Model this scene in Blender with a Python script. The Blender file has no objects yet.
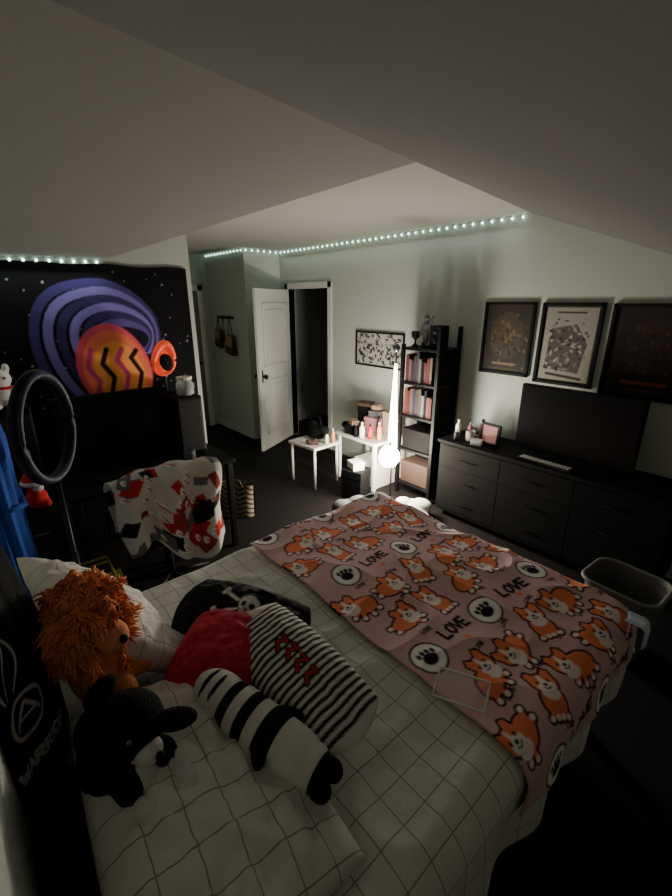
import bpy, bmesh, math, random
import numpy as np
from mathutils import Vector, Matrix, noise, Euler
random.seed(7); np.random.seed(7)
D = math.radians
COL = bpy.context.scene.collection
ORD = ['first','second','third','fourth','fifth','sixth','seventh','eighth','ninth','tenth','eleventh','twelfth']

# ------------------------------------------------------------ materials
def lin(c):
    return tuple(((v/255)/12.92 if v/255 <= .04045 else ((v/255+.055)/1.055)**2.4) for v in c[:3])
def mat(name, rgb, rough=.7, metal=0, emit=None, strength=0, nscale=12, var=.12, bump=.0, bscale=60, alpha=None):
    m = bpy.data.materials.new(name); m.use_nodes = True
    nt = m.node_tree; b = nt.nodes['Principled BSDF']
    b.inputs['Roughness'].default_value = rough; b.inputs['Metallic'].default_value = metal
    if sum(rgb) < 120 and not metal: b.inputs['Specular IOR Level'].default_value = .18
    c = lin(rgb)
    tc = nt.nodes.new('ShaderNodeTexCoord'); n = nt.nodes.new('ShaderNodeTexNoise')
    n.inputs['Scale'].default_value = nscale; nt.links.new(tc.outputs['Object'], n.inputs['Vector'])
    mx = nt.nodes.new('ShaderNodeMix'); mx.data_type = 'RGBA'
    mx.inputs[6].default_value = (*[v*(1-var) for v in c], 1); mx.inputs[7].default_value = (*[min(1, v*(1+var)) for v in c], 1)
    nt.links.new(n.outputs['Fac'], mx.inputs[0]); nt.links.new(mx.outputs[2], b.inputs['Base Color'])
    if bump:
        n2 = nt.nodes.new('ShaderNodeTexNoise'); n2.inputs['Scale'].default_value = bscale
        nt.links.new(tc.outputs['Object'], n2.inputs['Vector'])
        bp = nt.nodes.new('ShaderNodeBump'); bp.inputs['Strength'].default_value = bump; bp.inputs['Distance'].default_value = .01
        nt.links.new(n2.outputs['Fac'], bp.inputs['Height']); nt.links.new(bp.outputs['Normal'], b.inputs['Normal'])
    if emit:
        b.inputs['Emission Color'].default_value = (*lin(emit), 1); b.inputs['Emission Strength'].default_value = strength
    if alpha is not None: b.inputs['Alpha'].default_value = alpha
    return m
def vcmat(name, rough=.9, bump=.25, bscale=150):
    m = bpy.data.materials.new(name); m.use_nodes = True
    nt = m.node_tree; b = nt.nodes['Principled BSDF']; b.inputs['Roughness'].default_value = rough
    b.inputs['Specular IOR Level'].default_value = .2
    a = nt.nodes.new('ShaderNodeAttribute'); a.attribute_name = 'Col'
    nt.links.new(a.outputs['Color'], b.inputs['Base Color'])
    tc = nt.nodes.new('ShaderNodeTexCoord'); n2 = nt.nodes.new('ShaderNodeTexNoise'); n2.inputs['Scale'].default_value = bscale
    nt.links.new(tc.outputs['Object'], n2.inputs['Vector'])
    bp = nt.nodes.new('ShaderNodeBump'); bp.inputs['Strength'].default_value = bump; bp.inputs['Distance'].default_value = .005
    nt.links.new(n2.outputs['Fac'], bp.inputs['Height']); nt.links.new(bp.outputs['Normal'], b.inputs['Normal'])
    return m
def gridcloth(name, base, line, sp=.085, w=.0034):
    m = bpy.data.materials.new(name); m.use_nodes = True
    nt = m.node_tree; b = nt.nodes['Principled BSDF']; b.inputs['Roughness'].default_value = .95
    uv = nt.nodes.new('ShaderNodeUVMap'); uv.uv_map = 'UVMap'
    sx = nt.nodes.new('ShaderNodeSeparateXYZ'); nt.links.new(uv.outputs[0], sx.inputs[0])
    outs = []
    for k in (0, 1):
        p = nt.nodes.new('ShaderNodeMath'); p.operation = 'PINGPONG'; p.inputs[1].default_value = sp/2
        nt.links.new(sx.outputs[k], p.inputs[0])
        l = nt.nodes.new('ShaderNodeMath'); l.operation = 'LESS_THAN'; l.inputs[1].default_value = w/2
        nt.links.new(p.outputs[0], l.inputs[0]); outs.append(l)
    mm = nt.nodes.new('ShaderNodeMath'); mm.operation = 'MAXIMUM'
    nt.links.new(outs[0].outputs[0], mm.inputs[0]); nt.links.new(outs[1].outputs[0], mm.inputs[1])
    mx = nt.nodes.new('ShaderNodeMix'); mx.data_type = 'RGBA'
    mx.inputs[6].default_value = (*lin(base), 1); mx.inputs[7].default_value = (*lin(line), 1)
    nt.links.new(mm.outputs[0], mx.inputs[0]); nt.links.new(mx.outputs[2], b.inputs['Base Color'])
    tc = nt.nodes.new('ShaderNodeTexCoord'); n2 = nt.nodes.new('ShaderNodeTexNoise'); n2.inputs['Scale'].default_value = 25
    nt.links.new(tc.outputs['Object'], n2.inputs['Vector'])
    bp = nt.nodes.new('ShaderNodeBump'); bp.inputs['Strength'].default_value = .35; bp.inputs['Distance'].default_value = .01
    nt.links.new(n2.outputs['Fac'], bp.inputs['Height']); nt.links.new(bp.outputs['Normal'], b.inputs['Normal'])
    return m

M = {}
M['wall'] = mat('wall_paint', (176,182,174), .9, var=.03, nscale=3, bump=.08, bscale=200)
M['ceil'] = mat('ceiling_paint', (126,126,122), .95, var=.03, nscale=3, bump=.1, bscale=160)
M['trim'] = mat('white_trim', (198,199,193), .5, var=.02)
M['black'] = mat('black_plastic', (9,9,11), .55)
M['blackm'] = mat('black_matte', (9,8,9), .85, bump=.2)
M['blackfur'] = mat('black_plush', (10,10,11), .95, bump=.9, bscale=160)
M['whitefur'] = mat('white_plush', (212,208,203), .95, bump=.3, bscale=160)
M['dresser'] = mat('dark_wood', (6,5,5), .8, nscale=6, var=.3)
M['screen'] = mat('dark_screen', (5,5,6), .35)
M['metal'] = mat('grey_metal', (120,120,122), .35, .9)
M['dmetal'] = mat('dark_metal', (20,20,22), .5, .4)
M['white'] = mat('white_plastic', (215,213,205), .5, var=.04)
M['grid'] = gridcloth('white_grid_cloth', (214,212,203), (146,143,136))
M['mattress'] = mat('mattress_cloth', (150,148,142), .9)
M['red'] = mat('red_velvet', (190,24,52), .8, bump=.5, bscale=90)
M['redp'] = mat('red_plush', (190,24,28), .9, bump=.5)
M['blue'] = mat('blue_cloth', (30,72,165), .9, bump=.4, bscale=80)
M['orange'] = mat('orange_fur', (222,128,78), .95, var=.4, nscale=40)
M['orange2'] = mat('orange_plush', (214,134,90), .9, bump=.5)
M['vc'] = vcmat('printed_cloth'); M['vcp'] = vcmat('printed_paper', .6, .02)
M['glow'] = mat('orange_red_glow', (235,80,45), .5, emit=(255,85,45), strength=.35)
M['bulb'] = mat('bulb_glow', (255,250,235), .5, emit=(255,242,216), strength=260)
M['tube'] = mat('tube_glow', (255,250,235), .5, emit=(255,240,214), strength=24)
M['diode'] = mat('diode_glow', (225,255,240), .5, emit=(205,255,235), strength=9)
M['tan'] = mat('tan_card', (150,122,98), .9); M['pink'] = mat('pink_card', (190,130,130), .8)
M['grey'] = mat('grey_cloth', (85,84,86), .9, bump=.4); M['brown'] = mat('brown_leather', (62,44,36), .7)
M['yellow'] = mat('olive_cloth', (130,120,40), .9); M['paleblue'] = mat('pale_cloth', (200,204,225), .9)
M['bin'] = mat('grey_bin_plastic', (96,96,95), .6)
M['clear'] = mat('clear_plastic', (225,225,225), .15, alpha=.35)
def floormat():
    m = bpy.data.materials.new('dark_floorboards'); m.use_nodes = True
    nt = m.node_tree; b = nt.nodes['Principled BSDF']; b.inputs['Roughness'].default_value = .75; b.inputs['Specular IOR Level'].default_value = .2
    tc = nt.nodes.new('ShaderNodeTexCoord'); br = nt.nodes.new('ShaderNodeTexBrick')
    br.inputs['Scale'].default_value = 1; br.inputs['Brick Width'].default_value = 1.3; br.inputs['Row Height'].default_value = .14
    br.inputs['Mortar Size'].default_value = .003
    br.inputs['Color1'].default_value = (*lin((23,19,19)), 1); br.inputs['Color2'].default_value = (*lin((19,16,16)), 1); br.inputs['Mortar'].default_value = (.003,.003,.003,1)
    nt.links.new(tc.outputs['Object'], br.inputs['Vector']); nt.links.new(br.outputs['Color'], b.inputs['Base Color'])
    return m
M['floor'] = floormat()

# ------------------------------------------------------------ object helpers
def link(name, me, m, parent=None, smooth=False):
    o = bpy.data.objects.new(name, me); COL.objects.link(o)
    if m and not me.materials: me.materials.append(m)
    if parent: o.parent = parent
    if smooth:
        me.polygons.foreach_set('use_smooth', [True]*len(me.polygons))
    return o
def tag(o, label=None, cat=None, group=None, kind=None):
    if label: o['label'] = label
    if cat: o['category'] = cat
    if group: o['group'] = group
    if kind: o['kind'] = kind
    return o
def thing(name, label, cat, loc=(0,0,0), rz=0, group=None):
    o = bpy.data.objects.new(name, None); COL.objects.link(o); o.empty_display_size = .1
    o.location = loc; o.rotation_euler = (0,0,rz); return tag(o, label, cat, group)
class MB:
    def __init__(s): s.b = bmesh.new()
    def box(s, lo, hi, bev=0, rot=None, seg=2):
        t = bmesh.new(); bmesh.ops.create_cube(t, size=1)
        lo = Vector(lo); hi = Vector(hi); c = (lo+hi)/2; d = hi-lo
        for v in t.verts: v.co = Vector((v.co.x*d.x, v.co.y*d.y, v.co.z*d.z))
        if bev: bmesh.ops.bevel(t, geom=list(t.edges), offset=bev, segments=seg, affect='EDGES', profile=.5)
        mx = Matrix.Translation(c) @ (Euler(rot).to_matrix().to_4x4() if rot else Matrix())
        for v in t.verts: v.co = mx @ v.co
        s.merge(t); return s
    def merge(s, t):
        me = bpy.data.meshes.new('t'); t.to_mesh(me); s.b.from_mesh(me); bpy.data.meshes.remove(me); t.free()
    def cyl(s, p0, p1, r0, r1=None, seg=16):
        p0 = Vector(p0); p1 = Vector(p1); r1 = r0 if r1 is None else r1
        t = bmesh.new(); bmesh.ops.create_cone(t, cap_ends=True, segments=seg, radius1=r0, radius2=r1, depth=(p1-p0).length)
        mx = Matrix.Translation((p0+p1)/2) @ (p1-p0).to_track_quat('Z','Y').to_matrix().to_4x4()
        for v in t.verts: v.co = mx @ v.co
        s.merge(t); return s
    def sph(s, c, r, rot=None, seg=20):
        t = bmesh.new(); bmesh.ops.create_uvsphere(t, u_segments=seg, v_segments=seg//2+2, radius=1)
        r = (r,r,r) if not hasattr(r,'__len__') else r
        mx = Matrix.Translation(Vector(c)) @ (Euler(rot).to_matrix().to_4x4() if rot else Matrix()) @ Matrix.Diagonal((*r,1))
        for v in t.verts: v.co = mx @ v.co
        s.merge(t); return s
    def tube(s, pts, r, seg=8, closed=False):
        pts = [Vector(p) for p in pts]; n = len(pts); rings = []
        for i, p in enumerate(pts):
            a = pts[(i-1) % n] if (closed or i > 0) else p; c = pts[(i+1) % n] if (closed or i < n-1) else p
            q = (c-a).normalized().to_track_quat('Z','Y')
            rr = r[i] if hasattr(r,'__len__') else r
            rings.append([s.b.verts.new(p + q @ Vector((rr*math.cos(2*math.pi*k/seg), rr*math.sin(2*math.pi*k/seg), 0))) for k in range(seg)])
        for i in range(n if closed else n-1):
            A = rings[i]; B = rings[(i+1) % n]
            for k in range(seg): s.b.faces.new((A[k], A[(k+1)%seg], B[(k+1)%seg], B[k]))
        if not closed: s.b.faces.new(rings[0][::-1]); s.b.faces.new(rings[-1])
        return s
    def lathe(s, prof, c=(0,0,0), seg=28, sx=1, sy=1, rip=0, rn=9):
        rings = []
        for (r, z) in prof:
            rings.append([s.b.verts.new((c[0]+r*sx*(1+rip*math.sin(rn*a+z*4))*math.cos(a), c[1]+r*sy*(1+rip*math.sin(rn*a+z*4))*math.sin(a), c[2]+z)) for a in [2*math.pi*k/seg for k in range(seg)]])
        for A, B in zip(rings, rings[1:]):
            for k in range(seg): s.b.faces.new((A[k], A[(k+1)%seg], B[(k+1)%seg], B[k]))
        return s
    def prism(s, poly_lo, poly_hi):
        n = len(poly_lo); a = [s.b.verts.new(p) for p in poly_lo]; b = [s.b.verts.new(p) for p in poly_hi]
        s.b.faces.new(a[::-1]); s.b.faces.new(b)
        for k in range(n): s.b.faces.new((a[k], a[(k+1)%n], b[(k+1)%n], b[k]))
        return s
    def build(s, name, m, parent=None, smooth=False):
        bmesh.ops.recalc_face_normals(s.b, faces=s.b.faces)
        me = bpy.data.meshes.new(name); s.b.to_mesh(me); s.b.free()
        return link(name, me, m, parent, smooth)
def struct(name, mb, m): return tag(mb.build(name, m), kind='structure')
def blob(name, ells, m, parent=None, vox=.008):
    mb = MB()
    for e in ells: mb.sph(*e)
    o = mb.build(name, m, parent, True)
    r = o.modifiers.new('Remesh','REMESH'); r.mode = 'VOXEL'; r.voxel_size = vox; r.use_smooth_shade = True
    sm = o.modifiers.new('Smooth','SMOOTH'); sm.iterations = 6; sm.factor = .5
    return o
def grid(name, S, T, f, m, parent=None, col=None, thick=0):
    ns, nt_ = len(S), len(T); vs = []; uvs = []
    for t in T:
        for s in S: vs.append(f(s,t)); uvs.append((s,t))
    fs = [(j*ns+i, j*ns+i+1, (j+1)*ns+i+1, (j+1)*ns+i) for j in range(nt_-1) for i in range(ns-1)]
    me = bpy.data.meshes.new(name); me.from_pydata(vs, [], fs)
    uvl = me.uv_layers.new(name='UVMap'); li = np.empty(len(me.loops), dtype=np.int32); me.loops.foreach_get('vertex_index', li)
    uvl.data.foreach_set('uv', np.array(uvs, dtype=np.float32)[li].ravel())
    if col is not None:
        a = me.color_attributes.new('Col','FLOAT_COLOR','POINT'); c4 = np.ones((len(vs),4), dtype=np.float32); c4[:,:3] = col
        a.data.foreach_set('color', c4.ravel())
    o = link(name, me, m, parent, True)
    if thick:
        md = o.modifiers.new('Solidify','SOLIDIFY'); md.thickness = thick; md.offset = 0
    return o

# ------------------------------------------------------------ painting of printed cloth and paper
GLY = {'L':[[(0,1),(0,0),(.6,0)]], 'O':[[(.35,1),(.05,.75),(.05,.25),(.35,0),(.65,.25),(.65,.75),(.35,1)]],
 'V':[[(0,1),(.33,0),(.66,1)]], 'E':[[(.6,1),(0,1),(0,0),(.6,0)],[(0,.5),(.5,.5)]],
 'W':[[(0,1),(.2,0),(.4,.7),(.6,0),(.8,1)]], 'A':[[(0,0),(.33,1),(.66,0)],[(.15,.4),(.5,.4)]],
 'R':[[(0,0),(0,1),(.5,.95),(.55,.6),(0,.5)],[(.2,.5),(.6,0)]], 'I':[[(.1,0),(.1,1)]]}
class Paint:
    def __init__(s, X, Y, base, aa=.004):
        s.X = X.ravel(); s.Y = Y.ravel(); s.C = np.tile(np.array(lin(base)), (len(s.X),1)); s.aa = aa; s.fr(0,0)
    def fr(s, ox, oy, ang=0, sc=1): s.ox, s.oy, s.a, s.sc = ox, oy, ang, sc
    def t(s, p):
        x, y = p[0]*s.sc, p[1]*s.sc; c, n = math.cos(s.a), math.sin(s.a)
        return (s.ox+x*c-y*n, s.oy+x*n+y*c)
    def near(s, cx, cy, R): return np.where((abs(s.X-cx) < R) & (abs(s.Y-cy) < R))[0]
    def put(s, i, al, col):
        al = np.clip(al, 0, 1)[:,None]; s.C[i] = s.C[i]*(1-al) + np.array(lin(col))*al
    def ell(s, cx, cy, rx, ry, col, rot=0):
        cx, cy = s.t((cx,cy)); rx *= abs(s.sc); ry *= abs(s.sc); rot = rot + s.a
        i = s.near(cx, cy, max(rx,ry)+s.aa)
        if not len(i): return
        dx, dy = s.X[i]-cx, s.Y[i]-cy; c, n = math.cos(rot), math.sin(rot)
        d = np.sqrt(((dx*c+dy*n)/rx)**2 + ((-dx*n+dy*c)/ry)**2)
        s.put(i, (1-d)*min(rx,ry)/s.aa+.5, col)
    def line(s, pts, w, col):
        pts = [s.t(p) for p in pts]; w = w*abs(s.sc)
        xs = [p[0] for p in pts]; ys = [p[1] for p in pts]
        cx, cy = (min(xs)+max(xs))/2, (min(ys)+max(ys))/2; R = max(max(xs)-min(xs), max(ys)-min(ys))/2+w+s.aa
        i = s.near(cx, cy, R)
        if not len(i): return
        x, y = s.X[i], s.Y[i]; best = np.full(len(i), 1e9)
        for (x0,y0),(x1,y1) in zip(pts, pts[1:]):
            L = (x1-x0)**2+(y1-y0)**2+1e-12; q = np.clip(((x-x0)*(x1-x0)+(y-y0)*(y1-y0))/L, 0, 1)
            best = np.minimum(best, np.hypot(x-x0-q*(x1-x0), y-y0-q*(y1-y0)))
        s.put(i, (w/2-best)/s.aa+.5, col)
    def poly(s, pts, col):
        pts = [s.t(p) for p in pts]; x, y = s.X, s.Y; ins = np.zeros(len(x), bool)
        for (x0,y0),(x1,y1) in zip(pts, pts[1:]+pts[:1]):
            if y0 == y1: continue
            ins ^= ((y0 > y) != (y1 > y)) & (x < (x1-x0)*(y-y0)/(y1-y0)+x0)
        i = np.where(ins)[0]
        if len(i): s.put(i, np.ones(len(i)), col)
    def text(s, txt, x, y, h, w, col):
        for ch in txt:
            for st in GLY[ch]: s.line([(x+p[0]*h, y+p[1]*h) for p in st], w, col)
            x += h*(1.02 if ch == 'W' else .35 if ch == 'I' else .85)

# ------------------------------------------------------------ setting
H = 2.51
def xr(y): return -1.30-.137*y
def zr(x, y): return H-.38*(x-xr(y))
struct('floor', MB().box((-6.4,-.22,-.1),(1.4,4.7,0)), M['floor'])
struct('wall_left', MB().box((-6.3,-.12,0),(-3.5,1.51,H)), M['wall'])
struct('wall_head', MB().box((-3.6,-.22,0),(1.4,-.12,H)), M['wall'])
struct('wall_right', MB().box((1.3,-.12,0),(1.4,3.5,H)), M['wall'])
struct('wall_nook', MB().box((-6.3,2.96,0),(-5.2,3.6,H)), M['wall'])
struct('wall_end', MB().box((-6.4,1.51,0),(-6.3,3.6,H)), M['wall'])
struct('wall_far', MB().box((-5.2,3.5,0),(-5.01,3.6,H)).box((-4.18,3.5,0),(1.4,3.6,H)).box((-5.01,3.5,2.03),(-4.18,3.6,H)), M['wall'])
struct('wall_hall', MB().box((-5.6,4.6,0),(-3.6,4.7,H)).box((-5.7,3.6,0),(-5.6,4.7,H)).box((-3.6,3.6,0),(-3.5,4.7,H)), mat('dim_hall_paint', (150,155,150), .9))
struct('ceiling', MB().box((-6.4,-.22,H),(1.4,4.7,H+.1)), mat('far_ceiling_paint_lit', (164,164,156), .95, var=.03, nscale=3))  # same ceiling, lighter tone: its brighter lighting is put into the colour
gx, gy = 1, .137; gl = math.hypot(gx,gy); slope = .175
def zl(x, y): return H+slope*((x-xr(1.86))*gx+(y-1.86)*gy)/gl
Lp = [(-3.5,-.12),(-3.5,.9),(xr(1.86),1.86),(xr(-.12),-.12)]
struct('ceiling_slope_left', MB().prism([(x,y,min(zl(x,y),H-.003)) for x,y in Lp], [(x,y,H) for x,y in Lp]), M['ceil'])
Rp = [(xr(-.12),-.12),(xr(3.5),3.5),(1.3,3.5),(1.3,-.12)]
struct('ceiling_slope_right', MB().prism([(x,y,min(zr(x,y),H-.003)) for x,y in Rp], [(x,y,H) for x,y in Rp]), mat('slope_paint_shaded', (98,98,96), .95, var=.03, nscale=3, bump=.08, bscale=160))  # darker ceiling tone, shade on the right slope painted into the colour
struct('baseboard_far', MB().box((-4.1,3.485,0),(1.3,3.5,.1),.003), M['trim'])
struct('baseboard_nook', MB().box((-6.3,2.945,0),(-5.2,2.96,.1),.003).box((-5.2,2.96,0),(-5.185,3.5,.1),.003), M['trim'])
struct('baseboard_left', MB().box((-3.5,-.1,0),(-3.485,1.51,.1),.003), M['trim'])
struct('trim_1', MB().box((-5.08,3.48,0),(-5.01,3.6,2.1),.004).box((-4.18,3.48,0),(-4.11,3.6,2.1),.004).box((-5.08,3.48,2.03),(-4.11,3.6,2.1),.004), M['trim'])
d = MB(); d.box((0,-.018,.01),(.82,.018,2.02),.003)
for z0, z1 in ((.22,.92),(1.08,1.86)):
    for sgn in (-1,1):
        y0, y1 = sorted((sgn*.018, sgn*.032))
        d.box((.12,y0,z0),(.70,y1,z0+.03),.002).box((.12,y0,z1-.03),(.70,y1,z1),.002).box((.12,y0,z0),(.15,y1,z1),.002).box((.67,y0,z0),(.70,y1,z1),.002)
        d.box((.2,y0,z0+.08),(.62,y1,z1-.08),.004)
door = struct('door_1', d, M['trim']); door.location = (-5.0,3.47,0); door.rotation_euler = (0,0,math.atan2(-.75,.38))
k = MB().cyl((.75,-.07,.98),(.75,.07,.98),.012).sph((.75,-.07,.98),.03).sph((.75,.07,.98),.03); k.build('door_knob', M['dmetal'], door, True)
MB().box((.735,-.021,.9),(.765,.021,1.06),.003).build('lock_plate', M['dmetal'], door)
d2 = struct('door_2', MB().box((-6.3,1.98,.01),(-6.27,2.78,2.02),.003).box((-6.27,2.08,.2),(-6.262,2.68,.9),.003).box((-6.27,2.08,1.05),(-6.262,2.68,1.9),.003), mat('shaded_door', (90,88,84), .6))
MB().cyl((-6.27,2.7,1),(-6.21,2.7,1),.012).sph((-6.2,2.7,1),.028).build('door_knob', M['dmetal'], d2, True)
struct('trim_2', MB().box((-6.3,1.9,0),(-6.26,1.98,2.1),.004).box((-6.3,2.78,0),(-6.26,2.86,2.1),.004).box((-6.3,1.9,2.02),(-6.26,2.86,2.1),.004), M['trim'])

# ------------------------------------------------------------ LED strips
diode_me = MB().sph((0,0,0),(.009,.009,.009),seg=10).b
me_d = bpy.data.meshes.new('diode'); diode_me.to_mesh(me_d); me_d.materials.append(M['diode'])
def strip(label, pts, sp):
    t = thing('led_light_strip', label, 'light strip', pts[0])
    o = Vector(pts[0]); mb = MB()
    for a, b in zip(pts, pts[1:]):
        a = Vector(a)-o; b = Vector(b)-o
        mb.cyl(a, b, .004, seg=6)
    mb.build('strip_tape', M['white'], t)
    for a, b in zip(pts, pts[1:]):
        a = Vector(a)-o; b = Vector(b)-o; n = max(1, int((b-a).length/sp))
        for i in range(n):
            q = bpy.data.objects.new('diode', me_d); COL.objects.link(q); q.parent = t; q.location = a+(b-a)*((i+.5)/n)
    return t
strip('string of greenish white lights along the top of the far wall', [(-6.28,2.945,2.485),(-5.185,2.945,2.485),(-5.185,3.485,2.485),(-1.79,3.485,2.485)], .085)
strip('short string of bright lights along the wall top above the tapestry', [(-3.485,-.1,zl(-3.5,-.1)-.02),(-3.485,.88,zl(-3.5,.88)-.02)], .07)

# ------------------------------------------------------------ tapestry and wall art
S = np.linspace(-.05,1.47,230); T = np.linspace(.5,2.12,240); X, Y = np.meshgrid(S,T)
p = Paint(X, Y, (9,9,12), .008)
for i in range(150):
    r = random.choice((.003,.004,.006)); p.ell(random.uniform(0,1.45), random.uniform(.6,2.08), r, r, (170,170,185))
for k in range(7):     # purple arching bands
    w = .37-.048*k; colr = [(62,54,108),(116,104,172),(52,46,92),(128,114,190),(58,50,100),(98,84,152),(26,22,44)][k]
    pts = []
    for a in np.linspace(-.40,1.0,26):
        an = math.pi*(1-a*1.0); pts.append((.78+.03*k+w*1.02*math.cos(an)+.06*math.sin(an*2)+.012*math.sin(a*9), 1.50+.010*k+(w*1.36)*math.sin(an)))
    p.line(pts, .056, colr)
p.fr(.86,1.40,.12)    # abstract flame shaped centre
for k,(rx,ry,c) in enumerate([(.25,.33,(222,84,110)),(.225,.30,(242,122,90)),(.17,.24,(248,160,84))]):
    p.ell(.0+.012*k,-.02*k,rx,ry,c,.15)
for k in range(4):
    x = -.16+.1*k; p.line([(x-.02,-.18),(x+.03,-.06),(x-.02,.06),(x+.03,.17-.02*k)], .034, (34,16,28) if k%2 else (196,60,120))
for k in range(5): p.line([(-.15+.075*k,-.27+.02*(k%2)),(-.15+.075*k,-.20)], .026, (248,222,90))
p.fr(0,0)
grid('wall_tapestry', S, T, lambda s,t: (-3.488+.006*math.sin(s*19+t*2)*(2.15-t)+.001, s, t-.012*math.sin(s*7)**2), M['vc'], col=p.C)
tag(bpy.data.objects['wall_tapestry'], 'large black cloth tapestry with purple arches around an orange and pink shape', 'tapestry')

def framed(name, label, x0, x1, z0, z1, paintf, fw=.025, cat='poster', group=None):
    cx, cz = (x0+x1)/2, (z0+z1)/2; w, h = x1-x0, z1-z0
    t = thing(name, label, cat, (cx,3.5,z0), 0, group)
    f = MB().box((-w/2,-.022,0),(-w/2+fw,0,h),.003).box((w/2-fw,-.022,0),(w/2,0,h),.003).box((-w/2,-.022,0),(w/2,0,fw),.003).box((-w/2,-.022,h-fw),(w/2,0,h),.003)
    f.build('frame', M['black'], t)
    S = np.linspace(-w/2+fw*.8, w/2-fw*.8, 110); T = np.linspace(fw*.8, h-fw*.8, 140); X, Y = np.meshgrid(S,T)
    p = Paint(X, Y, (30,26,22), .004); paintf(p, w, h)
    grid('print', S, T, lambda s,t: (s,-.01,t), M['vcp'], t, col=p.C)
    return t
def art1(p, w, h):
    p.poly([(-w/2,0),(w/2,0),(w/2,h),(-w/2,h)], (50,46,40)); p.ell(0,h*.55,.15,.19,(66,58,46))
    for i in range(110):
        x = random.gauss(0,.08); y = h*.5+random.gauss(0,.09)
        p.ell(max(-.17,min(.17,x)),y,random.uniform(.006,.014),random.uniform(.008,.028),random.choice([(84,72,54),(70,60,46),(52,46,38),(96,82,62),(44,38,32)]),random.random())
    p.line([(-.1,.09),(.1,.09)], .018, (112,98,70)); p.line([(-.13,.05),(.13,.05)], .006, (80,70,50))
def art2(p, w, h):
    m_ = .035
    p.poly([(-w/2,0),(w/2,0),(w/2,h),(-w/2,h)], (48,44,42)); p.poly([(-w/2+m_,m_),(w/2-m_,m_),(w/2-m_,h-m_),(-w/2+m_,h-m_)], (140,136,128)); p.poly([(-.15,.12),(.11,.1),(.14,.32),(.05,.46),(-.13,.42)], (80,74,70))
    for i in range(110):
        p.ell(random.uniform(-.14,.14), random.uniform(.12,.5), random.uniform(.004,.013), random.uniform(.006,.022), random.choice([(50,46,44),(150,144,136),(110,104,96),(70,64,60)]), random.random()*3)
    p.line([(-.12,.08),(.13,.06)], .02, (46,40,38)); p.line([(-.1,h-.07),(.1,h-.07)], .012, (60,52,50))
def art3(p, w, h):
    p.poly([(-w/2,0),(w/2,0),(w/2,h),(-w/2,h)], (38,32,31)); p.ell(0,h*.55,.15,.18,(50,40,37))
    for i in range(70): p.ell(random.uniform(-.17,.17), random.uniform(.18,.5), random.uniform(.006,.014), random.uniform(.008,.024), random.choice([(62,50,44),(42,34,32),(70,56,48)]),random.random())
    p.line([(-.13,.11),(.13,.11)], .022, (126,62,42)); p.line([(-.1,.06),(.1,.06)], .007, (110,66,48))
def art4(p, w, h):
    p.poly([(-w/2,0),(w/2,0),(w/2,h),(-w/2,h)], (165,165,157))
    for i in range(150):
        x, y = random.uniform(-w/2+.03,w/2-.03), random.uniform(.03,h-.03)
        p.ell(x,y,random.uniform(.006,.022),random.uniform(.006,.026),random.choice([(40,40,40),(80,80,76),(20,20,20),(185,185,176)]),random.random()*3)
        p.line([(x,y),(x+random.uniform(-.04,.04),y+random.uniform(-.04,.04))], .006, (25,25,25))
framed('framed_poster', 'black framed poster with a brown and gold crowd, leftmost of three above the television', -2.07,-1.63,1.28,1.87, art1)
framed('framed_poster', 'black framed pale grey poster, middle of three above the television', -1.58,-1.14,1.255,1.865, art2)
framed('framed_poster', 'black framed dark poster with a rusty red line, rightmost of three above the television', -1.09,-.56,1.23,1.86, art3)
framed('framed_print', 'wide black framed black and white print beside the dark shelf tower', -3.67,-2.95,1.18,1.56, art4, .018, 'picture')

# ------------------------------------------------------------ bed
BX0, BX1, BY0, BY1, BZ = -1.81, -.355, .03, 1.94, .58
bed = thing('bed', 'queen bed on a dark frame under white grid bedding', 'bed', ((BX0+BX1)/2, 1.0, 0))
cx, cy = (BX0+BX1)/2, 1.0
MB().box((BX0-cx+.02,BY0-cy,.12),(BX1-cx-.02,BY1-cy-.02,.30),.02).build('bed_frame', M['blackm'], bed)
for sx in (-.64,.64):
    for sy in (-.85,.85): MB().cyl((sx,sy,0),(sx,sy,.13),.03).build('leg', M['blackm'], bed)
MB().box((BX0-cx,BY0-cy,.30),(BX1-cx,BY1-cy,BZ-.015),.05,seg=4).build('mattress', M['mattress'], bed, True)
MB().box((BX0-cx,-.11-cy,.1),(BX1-cx,-.02-cy,.66),.03,seg=3).build('headboard', M['blackm'], bed)
def drape(s, t, off, seed, amp=.012, rr=.06, drop_rip=.02):
    qx = min(max(s, BX0+rr*.5), BX1-rr*.5); qy = min(max(t, BY0), BY1-rr*.5)
    dx, dy = s-qx, t-qy; e = math.hypot(dx,dy)
    n = noise.noise(Vector((s*2.2+seed, t*2.2, seed)))*amp*1.3 + noise.noise(Vector((s*6+seed, t*4, seed)))*amp*.7 + (1-abs(noise.noise(Vector((s*3-t*2+seed, t*3+s*2, 3)))))**4*amp*.9
    z = BZ+off+n
    x, y = qx, qy
    if e > 1e-6:
        ux, uy = dx/e, dy/e; R = rr+off
        if e < R*math.pi/2: o = R*math.sin(e/R); z -= R*(1-math.cos(e/R))
        else:
            h = e-R*math.pi/2; o = R+drop_rip*math.sin((s*uy*uy+t*ux*ux)*17+seed)*min(1,h*5); z -= R+h
        x += ux*o; y += uy*o
    return (x, y, max(z,.03))
AMP = .017
S = np.arange(BX0-.30, BX1+.42, .014); T = np.arange(.0, BY1+.22, .014)
duvet = grid('duvet', S, T, lambda s,t: drape(s,t,.03,1.3,AMP), M['grid'], thick=.012)
tag(duvet, 'white duvet with thin grey grid lines spread over the bed', 'duvet')
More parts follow.
